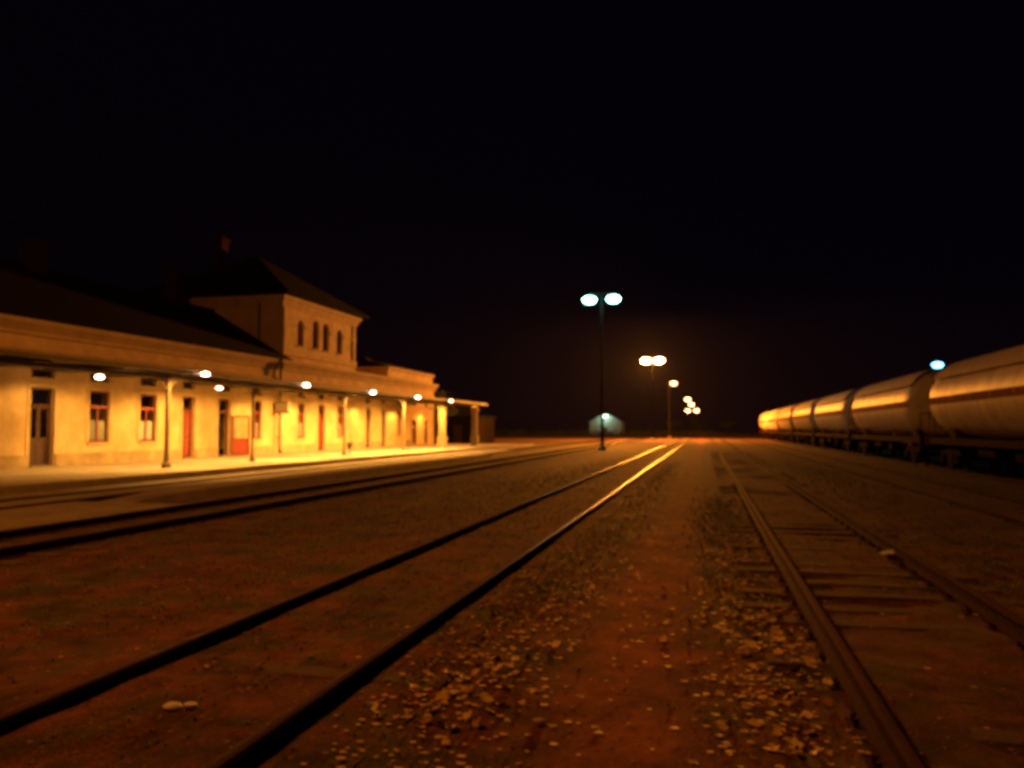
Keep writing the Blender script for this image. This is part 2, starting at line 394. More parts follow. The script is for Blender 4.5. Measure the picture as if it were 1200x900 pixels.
w = MB(); wall_y(w, WX, 10.0, 42.2, PZ-0.05, 5.25, ops_l)
w.quad((WX, 10, 0.2), (WX, 10, 5.25), (-35.2, 10, 5.25), (-35.2, 10, 0.2)); w.quad((WX, 10, 5.25), (-29.6, 10, 8.9), (-35.2, 10, 5.25))
w.quad((-35.2, 10, 0.2), (-35.2, 10, 5.25), (-35.2, 42.2, 5.25), (-35.2, 42.2, 0.2))
w.build('wall', M['plaster'], st, smooth=False)
w = MB(); wall_y(w, WX+0.06, 42.2, 70.4, PZ-0.05, 5.25, ops_r)
w.quad((WX+0.06, 70.4, 0.2), (-35.2, 70.4, 0.2), (-35.2, 70.4, 5.9), (WX+0.06, 70.4, 5.9)); w.quad((-35.2, 42.2, 0.2), (-35.2, 42.2, 5.9), (-35.2, 70.4, 5.9), (-35.2, 70.4, 0.2))
w.quad((WX, 42.2, 0.2), (WX+0.06, 42.2, 0.2), (WX+0.06, 42.2, 5.25), (WX, 42.2, 5.25))
w.build('wall', M['plaster'], st, smooth=False)
def sweep_y(mb_, prof, y0, y1, x):
    n = len(mb_.v); k = len(prof)
    for yy in (y0, y1):
        for px, pz in prof: mb_.v.append((x+px, yy, pz))
    for i in range(k):
        j = (i+1) % k; mb_.f.append((n+i, n+j, n+k+j, n+k+i))
    mb_.f.append(tuple(n+k-1-i for i in range(k))); mb_.f.append(tuple(n+k+i for i in range(k)))
CP = [(-0.3, 5.20), (0.06, 5.20), (0.10, 5.26), (0.10, 5.34), (0.16, 5.40), (0.20, 5.50), (0.30, 5.58), (0.36, 5.70), (0.36, 5.80), (-0.3, 5.84)]
c = MB(); sweep_y(c, CP, 9.8, 42.25, WX); c.build('cornice', M['cornice'], st)
c = MB(); sweep_y(c, CP, 42.35, 70.6, WX+0.08); c.build('cornice', M['cornice'], st)
c = MB(); sweep_y(c, [(0.0, 4.60), (0.06, 4.60), (0.09, 4.68), (0.06, 4.76), (0.0, 4.76)], 10, 70.3, WX+0.062); c.build('string_course', M['cornice'], st)
# base band in several stretches between the doors
def stretches(y0, y1, gaps):
    g_ = sorted(gaps); cur = y0
    for a, b in g_:
        if a > cur: yield cur, a
        cur = max(cur, b)
    if cur < y1: yield cur, y1
for a, b in stretches(10, 70.4, [(a-0.06, b+0.06) for a, b, k in DOORS]+[(42.15, 42.75)]+[(a-0.05, b+0.05) for a, b in FAR]): MB().box(WX, WX+0.10, a, b, PZ-0.05, 0.72 if b < 64 else 0.39).build('plinth', M['plinth'], st, smooth=False)
# attic storey at the far end
at = MB().box(-30.0, WX-0.02, 59.5, 70.2, 5.9, 6.50); at.box(-30.1, WX+0.14, 59.4, 70.35, 6.503, 6.68); at.build('attic', M['plaster'], st, smooth=False)
r = MB(); r.quad((-30.1, 59.4, 6.69), (WX+0.1, 59.4, 6.69), (WX-2.5, 61.5, 7.4), (-29.0, 61.5, 7.4)); r.quad((WX+0.1, 59.4, 6.69), (WX+0.1, 70.3, 6.69), (WX-2.5, 68.5, 7.4), (WX-2.5, 61.5, 7.4))
r.quad((WX-2.5, 61.5, 7.4), (WX-2.5, 68.5, 7.4), (-29.0, 68.5, 7.4), (-29.0, 61.5, 7.4)); r.quad((WX+0.1, 70.3, 6.69), (-30.1, 70.3, 6.69), (-29.0, 68.5, 7.4), (WX-2.5, 68.5, 7.4))
r.build('roof', M['tiles'], st, smooth=False)
# roofs of the wings: sheets of overlapping tile courses
def tiled(mb_, ye0, ye1, yr0, yr1, xe, ze, xr, zr, courses=20):
    for k in range(courses):
        t0 = k/courses; t1 = (k+1.15)/courses
        def P(t, u, lift):
            x = xe+(xr-xe)*t; z = ze+(zr-ze)*t; ya = ye0+(yr0-ye0)*t; yb = ye1+(yr1-ye1)*t
            return (x, ya+(yb-ya)*u, z+lift)
        mb_.quad(P(t0, 0, 0.05), P(t0, 1, 0.05), P(min(t1, 1), 1, 0.015), P(min(t1, 1), 0, 0.015))
        mb_.quad(P(t0, 0, 0.0), P(t0, 1, 0.0), P(t0, 1, 0.05), P(t0, 0, 0.05))
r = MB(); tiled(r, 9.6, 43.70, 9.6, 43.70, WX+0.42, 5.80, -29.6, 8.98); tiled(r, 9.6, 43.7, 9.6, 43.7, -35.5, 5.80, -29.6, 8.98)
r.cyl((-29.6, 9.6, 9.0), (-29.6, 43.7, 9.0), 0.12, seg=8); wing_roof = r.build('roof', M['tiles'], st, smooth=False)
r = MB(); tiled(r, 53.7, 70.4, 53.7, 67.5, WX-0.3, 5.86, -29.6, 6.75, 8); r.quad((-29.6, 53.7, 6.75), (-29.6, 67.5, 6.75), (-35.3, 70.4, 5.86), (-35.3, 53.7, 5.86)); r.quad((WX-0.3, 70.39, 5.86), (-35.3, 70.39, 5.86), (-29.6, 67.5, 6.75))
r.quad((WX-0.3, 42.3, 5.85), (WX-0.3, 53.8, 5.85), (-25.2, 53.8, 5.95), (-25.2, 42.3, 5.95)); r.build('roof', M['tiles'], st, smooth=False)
# chimneys
def chimney(x, y, z0, z1, wdt, par):
    m = MB().box(x-wdt/2, x+wdt/2, y-wdt/2, y+wdt/2, z0, z1-0.25); m.box(x-wdt/2-0.07, x+wdt/2+0.07, y-wdt/2-0.07, y+wdt/2+0.07, z1-0.247, z1-0.05); m.box(x-wdt/4, x+wdt/4, y-wdt/4, y+wdt/4, z1-0.047, z1+0.1)
    return m.build('chimney', M['chimney'], par, smooth=False)
chimney(-29.4, 39.3, 8.0, 10.9, 0.75, wing_roof); chimney(-29.4, 29.5, 8.0, 10.2, 0.75, wing_roof); chimney(-29.6, 66.0, 5.0, 8.0, 0.9, st)

# tower
TX = -24.85; TY0, TY1, TB = 43.4, 53.85, -34.9; TZ = 9.75
t_ops = [(45.31, 46.10, 6.94, 8.55), (47.27, 48.15, 6.94, 8.80), (48.72, 49.60, 6.94, 8.80), (50.80, 51.65, 6.94, 8.62)]
w = MB(); wall_y(w, TX, TY0, TY1, 5.5, TZ, t_ops, 0.3)
w.quad((TX, TY0, 5.2), (TX, TY0, TZ), (TB, TY0, TZ), (TB, TY0, 5.2)); w.quad((TX, TY1, 5.2), (TB, TY1, 5.2), (TB, TY1, TZ), (TX, TY1, TZ)); w.quad((TB, TY0, 5.2), (TB, TY0, TZ), (TB, TY1, TZ), (TB, TY1, 5.2))
for a, b, c0, d in t_ops:   # arched heads
    rad = (b-a)/2; cy = (a+b)/2; n = 8
    for sgn in (-1, 1):
        for i in range(n):
            t0 = PI/2*i/n; t1 = PI/2*(i+1)/n
            y0_ = cy+sgn*rad*math.cos(t0); y1_ = cy+sgn*rad*math.cos(t1); z0_ = d-rad+rad*math.sin(t0); z1_ = d-rad+rad*math.sin(t1)
            w.quad((TX-0.003, y0_, z0_), (TX-0.003, y0_, d+0.001), (TX-0.003, y1_, d+0.001), (TX-0.003, y1_, z1_))
            w.quad((TX-0.003, y0_, z0_), (TX-0.003, y1_, z1_), (TX-0.28, y1_, z1_), (TX-0.28, y0_, z0_))
tw = w.build('tower_wall', M['plaster'], st, smooth=False)
for i, (a, b, c0, d) in enumerate(t_ops):
    fr = MB(); xx = TX-0.18
    fr.box(xx-0.05, xx, a, a+0.07, c0, d); fr.box(xx-0.05, xx, b-0.07, b, c0, d); fr.box(xx-0.048, xx-0.002, a+0.07, b-0.07, c0, c0+0.08); fr.box(xx-0.048, xx-0.002, a+0.07, b-0.07, d-0.52, d-0.45); fr.box(xx-0.046, xx-0.004, (a+b)/2-0.03, (a+b)/2+0.03, c0+0.08, d)
    fo = fr.build('arched_window', M['darkwood'], st, smooth=False)
    MB().quad((xx-0.025, a, c0), (xx-0.025, b, c0), (xx-0.025, b, d), (xx-0.025, a, d)).build('pane', M['glass'], fo, smooth=False)
    MB().box(TX+0.002, TX+0.10, a-0.08, b+0.08, c0-0.10, c0).build('sill', M['cornice'], fo, smooth=False)
for a, b in ((TY0+0.02, 45.20), (46.20, 47.16), (49.72, 50.70), (51.76, TY1-0.02)): MB().box(TX+0.002, TX+0.075, a, b, 8.10, 8.25).build('string_course', M['cornice'], st, smooth=False)
MB().box(TX-10, TX, TY0-0.07, TY0-0.002, 8.10, 8.25).build('string_course', M['cornice'], st, smooth=False)
MB().box(TX+0.002, TX+0.12, TY0+0.02, TY1-0.02, 6.20, 6.60).build('sill_band', M['cornice'], st, smooth=False)
for a in (TY0+0.15, TY1-0.55): MB().box(TX+0.002, TX+0.07, a, a+0.4, 6.603, 9.2).build('pilaster', M['plaster'], st, smooth=False)
MB().cyl((-26.35, TY0-0.10, 6.3), (-26.35, TY0-0.10, 9.6), 0.07, seg=8).build('downpipe', M['steel'], st)
def ring(mb_, x0, x1, y0, y1, levels):
    """levels: (offset, z) stacked square rings"""
    n = len(mb_.v)
    for o, z in levels: mb_.v += [(x0-o, y0-o, z), (x1+o, y0-o, z), (x1+o, y1+o, z), (x0-o, y1+o, z)]
    for k in range(len(levels)-1):
        for i in range(4):
            j = (i+1) % 4; mb_.f.append((n+4*k+i, n+4*k+j, n+4*k+4+j, n+4*k+4+i))
c = MB(); ring(c, TB, TX, TY0, TY1, [(0.0, 9.15), (0.08, 9.17), (0.08, 9.30), (0.14, 9.34), (0.18, 9.50), (0.30, 9.62), (0.34, 9.78), (0.42, 9.82)]); c.build('tower_cornice', M['cornice'], st, smooth=False)
r = MB(); o = 0.75; ring(r, TB, TX, TY0, TY1, [(0.3, 9.80), (o, 9.84), (o, 9.99)])
x0, x1, y0, y1 = TB-o, TX+o, TY0-o, TY1+o; cx = (x0+x1)/2; ym = (y0+y1)/2; AZ = 13.6; N = 16
for k in range(N):
    t0 = k/N; t1 = min(1, (k+1.1)/N)
    def Q(t, lift): return [(x0+(cx-x0)*t, y0+(ym-y0)*t, 9.99+(AZ-9.99)*t+lift), (x1+(cx-x1)*t, y0+(ym-y0)*t, 9.99+(AZ-9.99)*t+lift), (x1+(cx-x1)*t, y1+(ym-y1)*t, 9.99+(AZ-9.99)*t+lift), (x0+(cx-x0)*t, y1+(ym-y1)*t, 9.99+(AZ-9.99)*t+lift)]
    a_ = Q(t0, 0.05); b_ = Q(t1, 0.01)
    for i in range(4): r.quad(a_[i], a_[(i+1) % 4], b_[(i+1) % 4], b_[i])
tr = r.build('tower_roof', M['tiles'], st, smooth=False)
chimney(-31.3, 46.5, 11.0, 14.4, 0.8, tr); r = None

# downpipe at the joint of the wings
d = MB().cyl((WX+0.24, 42.45, 0.3), (WX+0.24, 42.45, 5.15), 0.07, seg=10); d.cyl((WX+0.24, 42.45, 5.15), (WX+0.40, 42.40, 5.62), 0.07, 0.10, seg=10); d.cyl((WX+0.24, 42.45, 0.45), (WX+0.42, 42.45, 0.30), 0.07, seg=10)
for z in (1.2, 3.0, 4.6): d.box(WX+0.05, WX+0.33, 42.36, 42.54, z, z+0.05)
d.build('downpipe', M['steel'], st)

# windows and doors
def window(a, b, z0, z1, wx, par, curtain=True):
    x = wx-0.08; fw = 0.065
    fr = MB(); fr.box(x-0.06, x, a, a+fw, z0, z1); fr.box(x-0.06, x, b-fw, b, z0, z1); fr.box(x-0.058, x-0.002, a+fw, b-fw, z0, z0+0.08); fr.box(x-0.058, x-0.002, a+fw, b-fw, z1-fw, z1)
    fo = fr.build('window', M['redwood'], par, smooth=False)
    MB().box(x-0.055, x+0.012, a+fw, b-fw, z0+1.42, z0+1.54).build('transom', M['redbright'], fo, smooth=False)
    MB().box(x-0.05, x+0.006, (a+b)/2-0.03, (a+b)/2+0.03, z0+0.08, z0+1.42).build('mullion', M['redbright'], fo, smooth=False)
    m_ = (a+b)/2
    for (ya, yb, za, zb) in ((a+fw, m_-0.03, z0+0.08, z0+1.42), (m_+0.03, b-fw, z0+0.08, z0+1.42), (a+fw, b-fw, z0+1.54, z1-fw)):
        MB().quad((x-0.03, ya, za), (x-0.03, yb, za), (x-0.03, yb, zb), (x-0.03, ya, zb)).build('pane', M['glass'], fo, smooth=False)
    if curtain:
        for (ya, yb) in ((a+fw+0.01, m_-0.035), (m_+0.035, b-fw-0.01)):
            cu = MB(); n = 12
            for i in range(n):
                u0 = ya+(yb-ya)*i/n; u1 = ya+(yb-ya)*(i+1)/n
                w0 = 0.02*math.sin(i*1.9); w1 = 0.02*math.sin((i+1)*1.9)
                cu.quad((x-0.065+w0*.8, u0, z0+0.10), (x-0.065+w1*.8, u1, z0+0.10), (x-0.065+w1*.8, u1, z0+0.92), (x-0.065+w0*.8, u0, z0+0.92))
            cu.build('curtain', M['curtain'], fo)
    MB().box(wx-0.12, wx+0.09, a-0.07, b+0.07, z0-0.08, z0-0.002).build('sill', M['cornice'], fo, smooth=False)
    su = MB(); su.box(wx+0.002, wx+0.035, a-0.16, a-0.004, z0, z1+0.14); su.box(wx+0.002, wx+0.035, b+0.004, b+0.16, z0, z1+0.14); su.box(wx+0.002, wx+0.033, a-0.004, b+0.004, z1+0.004, z1+0.14)
    su.build('surround', M['cornice'], fo, smooth=False)
    return fo
def leaf(y0_, y1_, x, z0, z1, name, mw, par, glazed, bars=False, mpanel=None):
    f = MB(); s_ = 0.09
    f.box(x-0.045, x, y0_, y0_+s_, z0, z1); f.box(x-0.045, x, y1_-s_, y1_, z0, z1); f.box(x-0.043, x-0.002, y0_+s_, y1_-s_, z0, z0+0.14); f.box(x-0.043, x-0.002, y0_+s_, y1_-s_, z1-s_, z1); f.box(x-0.043, x-0.002, y0_+s_, y1_-s_, z0+0.95, z0+1.05)
    o_ = f.build(name, mw, par, smooth=False)
    MB().box(x-0.032, x-0.014, y0_+s_, y1_-s_, z0+0.14, z0+0.95).build('panel', mpanel or mw, o_, smooth=False)
    if glazed: MB().quad((x-0.02, y0_+s_, z0+1.05), (x-0.02, y1_-s_, z0+1.05), (x-0.02, y1_-s_, z1-s_), (x-0.02, y0_+s_, z1-s_)).build('pane', M['glass'], o_, smooth=False)
    else: MB().box(x-0.032, x-0.014, y0_+s_, y1_-s_, z0+1.05, z1-s_).build('panel', mpanel or mw, o_, smooth=False)
    return o_
def door(a, b, kind, wx):
    x = wx-0.16; zt = PZ+2.30
    mw = M['darkwood'] if kind == 'dark' else M['redwood']
    fr = MB(); fr.box(x-0.08, x+0.01, a, a+0.06, PZ, DZ); fr.box(x-0.08, x+0.01, b-0.06, b, PZ, DZ); fr.box(x-0.078, x+0.008, a+0.06, b-0.06, DZ-0.07, DZ); fr.box(x-0.078, x+0.012, a+0.06, b-0.06, zt, zt+0.10)
    fo = fr.build('door_frame', mw, st, smooth=False)
    MB().quad((x-0.03, a+0.06, zt+0.1), (x-0.03, b-0.06, zt+0.1), (x-0.03, b-0.06, DZ-0.07), (x-0.03, a+0.06, DZ-0.07)).build('pane', M['glass'], fo, smooth=False)
    su = MB(); su.box(wx+0.002, wx+0.035, a-0.16, a-0.004, PZ, DZ+0.14); su.box(wx+0.002, wx+0.035, b+0.004, b+0.16, PZ, DZ+0.14); su.box(wx+0.002, wx+0.033, a-0.004, b+0.004, DZ+0.004, DZ+0.14)
    su.build('surround', M['cornice'], fo, smooth=False)
    MB().box(wx-0.1, wx+0.22, a-0.05, b+0.05, PZ, PZ+0.06).build('step', M['kerb'], fo, smooth=False)
    if kind == 'open': return
    m_ = (a+b)/2
    mp = M['redbright'] if kind == 'red' else mw
    for ya, yb in ((a+0.06, m_-0.003), (m_+0.003, b-0.06)):
        l = leaf(ya, yb, x-0.01, PZ+0.06, zt, 'door', mw, st, kind == 'dark', mpanel=mp)
    MB().cyl((x-0.01, m_+0.05, PZ+1.1), (x+0.05, m_+0.05, PZ+1.1), 0.012, seg=8).cyl((x+0.045, m_+0.05, PZ+1.1), (x+0.045, m_+0.15, PZ+1.1), 0.012, seg=8).build('handle', M['steel'], l)
for a, b, k in DOORS: door(a, b, k, WX if b < 42 else WX+0.06)
for a, b in WINS+extra_w: window(a, b, WZ0, WZ1, WX if b < 42 else WX+0.06, st)
for a, b in FAR: window(a, b, 0.40, 2.48, WX+0.06, st, curtain=False)
for a, b in fans:
    wx = WX if b < 42 else WX+0.06; x = wx-0.2
    f = MB(); f.box(x-0.05, x, a+0.02, a+0.07, 3.66, 4.0); f.box(x-0.05, x, b-0.07, b-0.02, 3.66, 4.0); f.box(x-0.048, x-0.002, a+0.07, b-0.07, 3.66, 3.71); f.box(x-0.048, x-0.002, a+0.07, b-0.07, 3.95, 4.0); f.box(x-0.046, x-0.004, (a+b)/2-0.02, (a+b)/2+0.02, 3.71, 3.95)
    fo = f.build('fanlight', M['darkwood'], st, smooth=False)
    MB().quad((x-0.03, a+0.05, 3.68), (x-0.03, b-0.05, 3.68), (x-0.03, b-0.05, 3.98), (x-0.03, a+0.05, 3.98)).build('pane', M['glass'], fo, smooth=False)
# the door leaf that stands open, hinged on its right jamb and lying back toward the wall
a, b = DOORS[2][0], DOORS[2][1]
ol = MB(); X0 = WX+0.05; dx, dy = 0.55, 0.86; Lf = 1.02; zt = PZ+2.15
def on(u, z, off=0.0): return (X0+dx*u-dy*off, b+dy*u+dx*off, z)
def slab(mb_, u0, u1, z0, z1, th=0.045):
    n = len(mb_.v)
    for z in (z0, z1):
        for u, o_ in ((u0, 0), (u1, 0), (u1, th), (u0, th)): mb_.v.append(on(u, z, o_-th))
    mb_.f += [tuple(n+i for i in q) for q in ((0,3,2,1),(4,5,6,7),(0,1,5,4),(1,2,6,5),(2,3,7,6),(3,0,4,7))]
slab(ol, 0, 0.09, PZ+0.04, zt); slab(ol, Lf-0.09, Lf, PZ+0.04, zt); slab(ol, 0.09, Lf-0.09, zt-0.09, zt); slab(ol, 0.09, Lf-0.09, PZ+0.04, PZ+0.14); slab(ol, 0.09, Lf-0.09, PZ+0.86, PZ+0.94)
lo = ol.build('door', M['redwood'], st, smooth=False, label='open door leaf with glass above a red panel')
p = MB(); slab(p, 0.09, Lf-0.09, PZ+0.14, PZ+0.86, 0.02); p.build('panel', M['redbright'], lo, smooth=False)
MB().quad(on(0.09, PZ+0.94, -0.02), on(Lf-0.09, PZ+0.94, -0.02), on(Lf-0.09, zt-0.09, -0.02), on(0.09, zt-0.09, -0.02)).build('pane', M['glass'], lo, smooth=False)

# ---------------------------------------------------------------- canopy
CX = -18.5; cn = thing('platform_canopy', 'long shallow station canopy on slim posts over the lit platform', 'canopy', (-21.5, 45, PZ))
def can_z(x): return 3.84+(CX-x)*0.040
c = MB(); n = 0
Y0c, Y1c = 8.0, 66.9
for xx in (CX, WX+0.07): c.v += [(xx, Y0c, can_z(xx)-0.05), (xx, Y1c, can_z(xx)-0.05), (xx, Y0c, can_z(xx)), (xx, Y1c, can_z(xx))]
c.f = [(0, 4, 5, 1), (2, 3, 7, 6), (0, 1, 3, 2), (4, 6, 7, 5), (0, 2, 6, 4), (1, 5, 7, 3)]
c.build('canopy_roof', M['soffit'], cn, smooth=False)
f = MB().box(CX+0.003, CX+0.05, Y0c, Y1c, 3.73, 3.875); f.build('fascia', M['fascia'], cn, smooth=False)
f = MB(); f.cyl((CX+0.12, Y0c, 3.76), (CX+0.12, Y1c, 3.74), 0.065, seg=10); f.build('gutter', M['steel'], cn)
y = 10.5; rf0 = None
rm = MB(); rm.v = [(0, -0.05, -0.20), (0, 0.05, -0.20), (-6.0, -0.05, 0.04), (-6.0, 0.05, 0.04), (0, -0.05, -0.055), (0, 0.05, -0.055), (-6.0, -0.05, 0.184), (-6.0, 0.05, 0.184)]
rm.f = [(0, 2, 3, 1), (4, 5, 7, 6), (0, 1, 5, 4), (2, 6, 7, 3), (0, 4, 6, 2), (1, 3, 7, 5)]
rmm = rm.mesh('rafter', M['steel'], smooth=False)
while y < 66.5:
    o = bpy.data.objects.new('rafter', rmm); C.objects.link(o); o.parent = cn; o.location = (CX-0.02+21.5, y-45, can_z(CX)-PZ); y += 2.96
PX = -19.4
b_ = MB().box(PX-0.06, PX+0.06, Y0c, Y1c, 3.55, 3.675); b_.build('beam', M['steel'], cn, smooth=False)
b_ = MB().box(-22.4, -22.3, Y0c, Y1c, 3.80, 3.90); b_.build('beam', M['steel'], cn, smooth=False)
for (py, rr) in ((16.6, 0.07), (25.75, 0.088), (31.5, 0.058), (40.7, 0.058), (49.65, 0.065)):
    p = MB(); p.lathe([(rr*2.0, PZ), (rr*2.0, PZ+0.16), (rr*1.35, PZ+0.22), (rr*1.05, PZ+0.5), (rr, PZ+0.6), (rr*0.9, 3.05), (rr*1.3, 3.08), (rr*1.3, 3.16), (rr*0.95, 3.18), (rr*1.0, 3.40), (rr*1.9, 3.548)], 'z', (PX, py, 0), 14)
    po_ = p.build('post', M['post'], cn)
    for sg in (-1, 1):
        q = MB()
        for i in range(6):
            t0 = PI/2*i/6; t1 = PI/2*(i+1)/6; R = 0.55
            q.cyl((PX, py+sg*(R-R*math.cos(t0)+0.05), 2.95+R*math.sin(t0)), (PX, py+sg*(R-R*math.cos(t1)+0.05), 2.95+R*math.sin(t1)), 0.025, seg=6)
        q.build('bracket', M['steel'], po_)
for py in (57.6, 66.35):
    p = MB().box(PX-0.22, PX+0.22, py-0.22, py+0.22, PZ+0.9, 3.2); p.box(PX-0.30, PX+0.30, py-0.30, py+0.30, PZ, PZ+0.897); p.box(PX-0.29, PX+0.29, py-0.29, py+0.29, 3.203, 3.548)
    p.build('pier', M['pier'], cn, smooth=False)

# lamps of the canopy
def canopy_lamp(x, y, z, label, lens, power, arm=0.35):
    t = thing('canopy_lamp', label, 'platform lamp', (x, y, z), 'lamps along the canopy')
    h = MB(); h.lathe([(0.03, 0.12), (0.05, 0.105), (0.09, 0.070), (0.095, 0.055), (0.09, 0.047)], 'z', (x, y, z), 18); h.build('lamp_shade', M['lampbody'], t)
    l = MB(); l.lathe([(0.05, 0.045), (0.10, 0.030), (0.14, 0.0), (0.135, -0.03), (0.09, -0.055), (0.04, -0.068), (0.01, -0.07)], 'z', (x, y, z), 18); l.build('lens', lens, t)
    MB().cyl((x-arm, y, z+0.10), (x-0.02, y, z+0.11), 0.02, seg=8).build('arm', M['steel'], t)
    if power: lamp('lamp_light', (x, y, z-0.24), SODIUM, power, t, 0.10, spot=152, blend=0.25, aim=(-0.30, 0, -1))
    return t
ROW = [(26.25, 'canopy lamp just right of the stout post near the two curtained windows'), (34.05, 'canopy edge lamp above the slim post left of the tower'), (41.8, 'canopy edge lamp over the curtained window below the tower'),
       (49.0, 'canopy edge lamp past the tower, in front of the bright wall')]
ROW = [(26.25, 'canopy edge lamp beside the stout post, first of the canopy edge row from the left'), (34.05, 'canopy edge lamp below the left side of the tower, second of its row'),
       (41.8, 'canopy edge lamp below the right corner of the tower, third of its row'), (49.0, 'canopy edge lamp near the far end of the building, fourth of its row'), (56.0, 'small dimmer canopy edge lamp just before the first masonry pier')]
for i, (yy, lb) in enumerate(ROW): canopy_lamp(CX+0.32, yy, 3.76, lb, E_CAN if i < 4 else E_CANDIM, P_CANOPY*(0.55, 1.05, 1.6, 1.8, 1.0)[i])
canopy_lamp(-21.5, 24.7, 3.60, 'lamp under the canopy in front of the left curtained window', E_CAN, P_CANOPY*0.15, 0.05)
canopy_lamp(-21.5, 32.1, 3.56, 'weak lamp under the canopy above the open red door', E_CANDIM, P_CANOPY*0.22, 0.05)

def wall_lamp(y, z, power, lb):
    x = WX+1.1; t = thing('wall_lamp', lb, 'wall lamp', (x, y, z), 'shaded wall lamps under the canopy')
    MB().lathe([(0.03, 0.10), (0.06, 0.09), (0.13, 0.0), (0.135, -0.05)], 'z', (x, y, z), 16).build('lamp_shade', M['steel'], t)
    MB().lathe([(0.05, 0.03), (0.055, -0.01), (0.03, -0.035)], 'z', (x, y, z), 12).build('bulb', E_CANDIM, t)
    MB().cyl((WX+0.06, y, z+0.10), (x, y, z+0.10), 0.018, seg=8).build('arm', M['steel'], t)
    lamp('lamp_light', (x, y, z-0.09), SODIUM, power*2.2, t, 0.05, spot=150, blend=0.35)
wall_lamp(38.85, 3.55, 55, 'small shaded lamp on the wall between the open door and the downpipe')
wall_lamp(43.75, 3.60, 120, 'small shaded lamp on the wall just right of the downpipe')
wall_lamp(52.9, 3.60, 150, 'small shaded lamp on the bare wall right of the last curtained window')
wall_lamp(60.2, 3.50, 150, 'small shaded lamp on the wall behind the slim post nearest the piers')
wall_lamp(66.7, 3.45, 170, 'small shaded lamp at the far end of the station wall')

# hanging sign box at the downpipe, bins, benches
t = thing('sign_box', 'white box sign sticking out of the wall beside the downpipe', 'sign', (WX+0.5, 42.1, 2.9))
MB().box(WX+0.20, WX+1.05, 41.98, 42.16, 2.70, 3.24).build('sign_panel', M['sign'], t, smooth=False)
MB().box(WX+0.20, WX+1.05, 41.96, 42.18, 2.60, 2.697).box(WX+0.20, WX+1.05, 41.96, 42.18, 3.243, 3.28).build('frame', M['redwood'], t, smooth=False)
MB().box(WX+0.01, WX+0.198, 42.04, 42.10, 2.9, 2.96).box(WX+0.01, WX+0.198, 42.04, 42.10, 3.1, 3.16).build('bracket', M['steel'], t, smooth=False)
def bin_(y, lb):
    t = thing('litter_bin', lb, 'litter bin', (PX+0.34, y-0.05, PZ), 'litter bins at the canopy posts')
    x = PX+0.36
    m = MB(); m.lathe([(0.12, 0.60), (0.155, 0.92), (0.165, 0.92), (0.165, 0.95), (0.14, 0.95), (0.11, 0.65)], 'z', (x, y-0.05, 0), 14); m.build('bucket', M['steel'], t)
    MB().cyl((x, y-0.05, PZ), (x, y-0.05, 0.61), 0.03, seg=8).box(x-0.16, x+0.16, y-0.21, y+0.11, PZ, PZ+0.03).build('stand', M['steel'], t)
bin_(40.7, 'dark litter bin at the fourth canopy post, beside a curtained window'); bin_(49.65, 'dark litter bin at the slim post nearest the masonry piers')
# shed beyond the canopy
t = thing('shed', 'low dark reddish shed beyond the end of the canopy', 'shed', (-27, 89, 0))
w = MB().box(-29.5, -24.7, 86, 93, -0.1, 3.0); w.build('wall', M['shed'], t, smooth=False)
MB().box(-29.7, -24.5, 85.8, 93.2, 3.003, 3.18).build('roof', M['tiles'], t, smooth=False)
MB().box(-27.6, -26.6, 85.93, 85.99, 0, 2.1).build('door', M['darkwood'], t, smooth=False)

# ---------------------------------------------------------------- lamp masts
def mast(name, x, y, zl, label, cols, lens, power, col, group='lamp masts along the yard', r=0.4, halfw=0.95, base_r=0.14, tilt=0.0, light_each=False):
    t = thing(name, label, 'lamp mast', (x, y, 0), group)
    MB().cyl((x, y, 0), (x, y, zl+0.35), base_r, base_r*0.5, seg=12).build('pole', M['mastmetal'], t)
    MB().lathe([(base_r*2.2, -0.05), (base_r*2.2, 0.25), (base_r*1.2, 0.32)], 'z', (x, y, 0), 12).build('base', M['kerb'], t)
    sides = (-1, 1) if halfw > 0 else (1,)
    hw = abs(halfw)
    az = zl+0.18+r*0.42
    arm = MB().cyl((x-(hw if len(sides) == 2 else 0.0), y, az), (x+hw, y, az), 0.05, seg=8)
    arm.build('crossarm', M['mastmetal'], t)
    for s_ in sides:
        lx = x+s_*hw
        h = MB().lathe([(0.06, 0.20+r*0.42), (r*0.35, 0.12+r*0.42), (r*0.42, r*0.40), (r*0.40, r*0.36)], 'z', (lx, y, zl), 18).build('lamp_head', M['lampbody'], t)
        MB().lathe([(r*0.38, r*0.35), (r*0.75, r*0.22), (r*0.97, 0.0), (r*0.97, -r*0.12), (r*0.80, -r*0.40), (r*0.50, -r*0.58), (r*0.15, -r*0.66)], 'z', (lx, y, zl), 18).build('lens', lens, h)
        if light_each: lamp('lamp_light', (lx, y, zl-r-0.1), col, power/len(sides), t, 0.25)
    if not light_each and power: lamp('lamp_light', (x, y, zl-0.55), col, power, t, 0.35)
    return t
mast('lamp_mast', -7.9, 62.9, 12.05, 'tall twin mast with two greenish white lamps', None, E_MER, P_MAST_MERCURY, MERCURY, light_each=True, r=0.55)
mf = mast('lamp_mast', -7.6, 121.6, 12.05, 'tall twin mast with two glaring orange sodium floodlights side by side', None, E_SOD, 0, SODIUM_DEEP, r=0.78)
for s_ in (-1, 1): lamp('lamp_light', (-7.6+s_*0.95, 121.0, 11.2), SODIUM_DEEP, P_MAST_FLOOD/2, mf, 0.8, spot=46, aim=(-0.235, -1, -0.06), blend=1.0)
lamp('lamp_light', (-7.6, 122.9, 11.3), SODIUM_DEEP, P_MAST_OMNI, mf, 0.9)
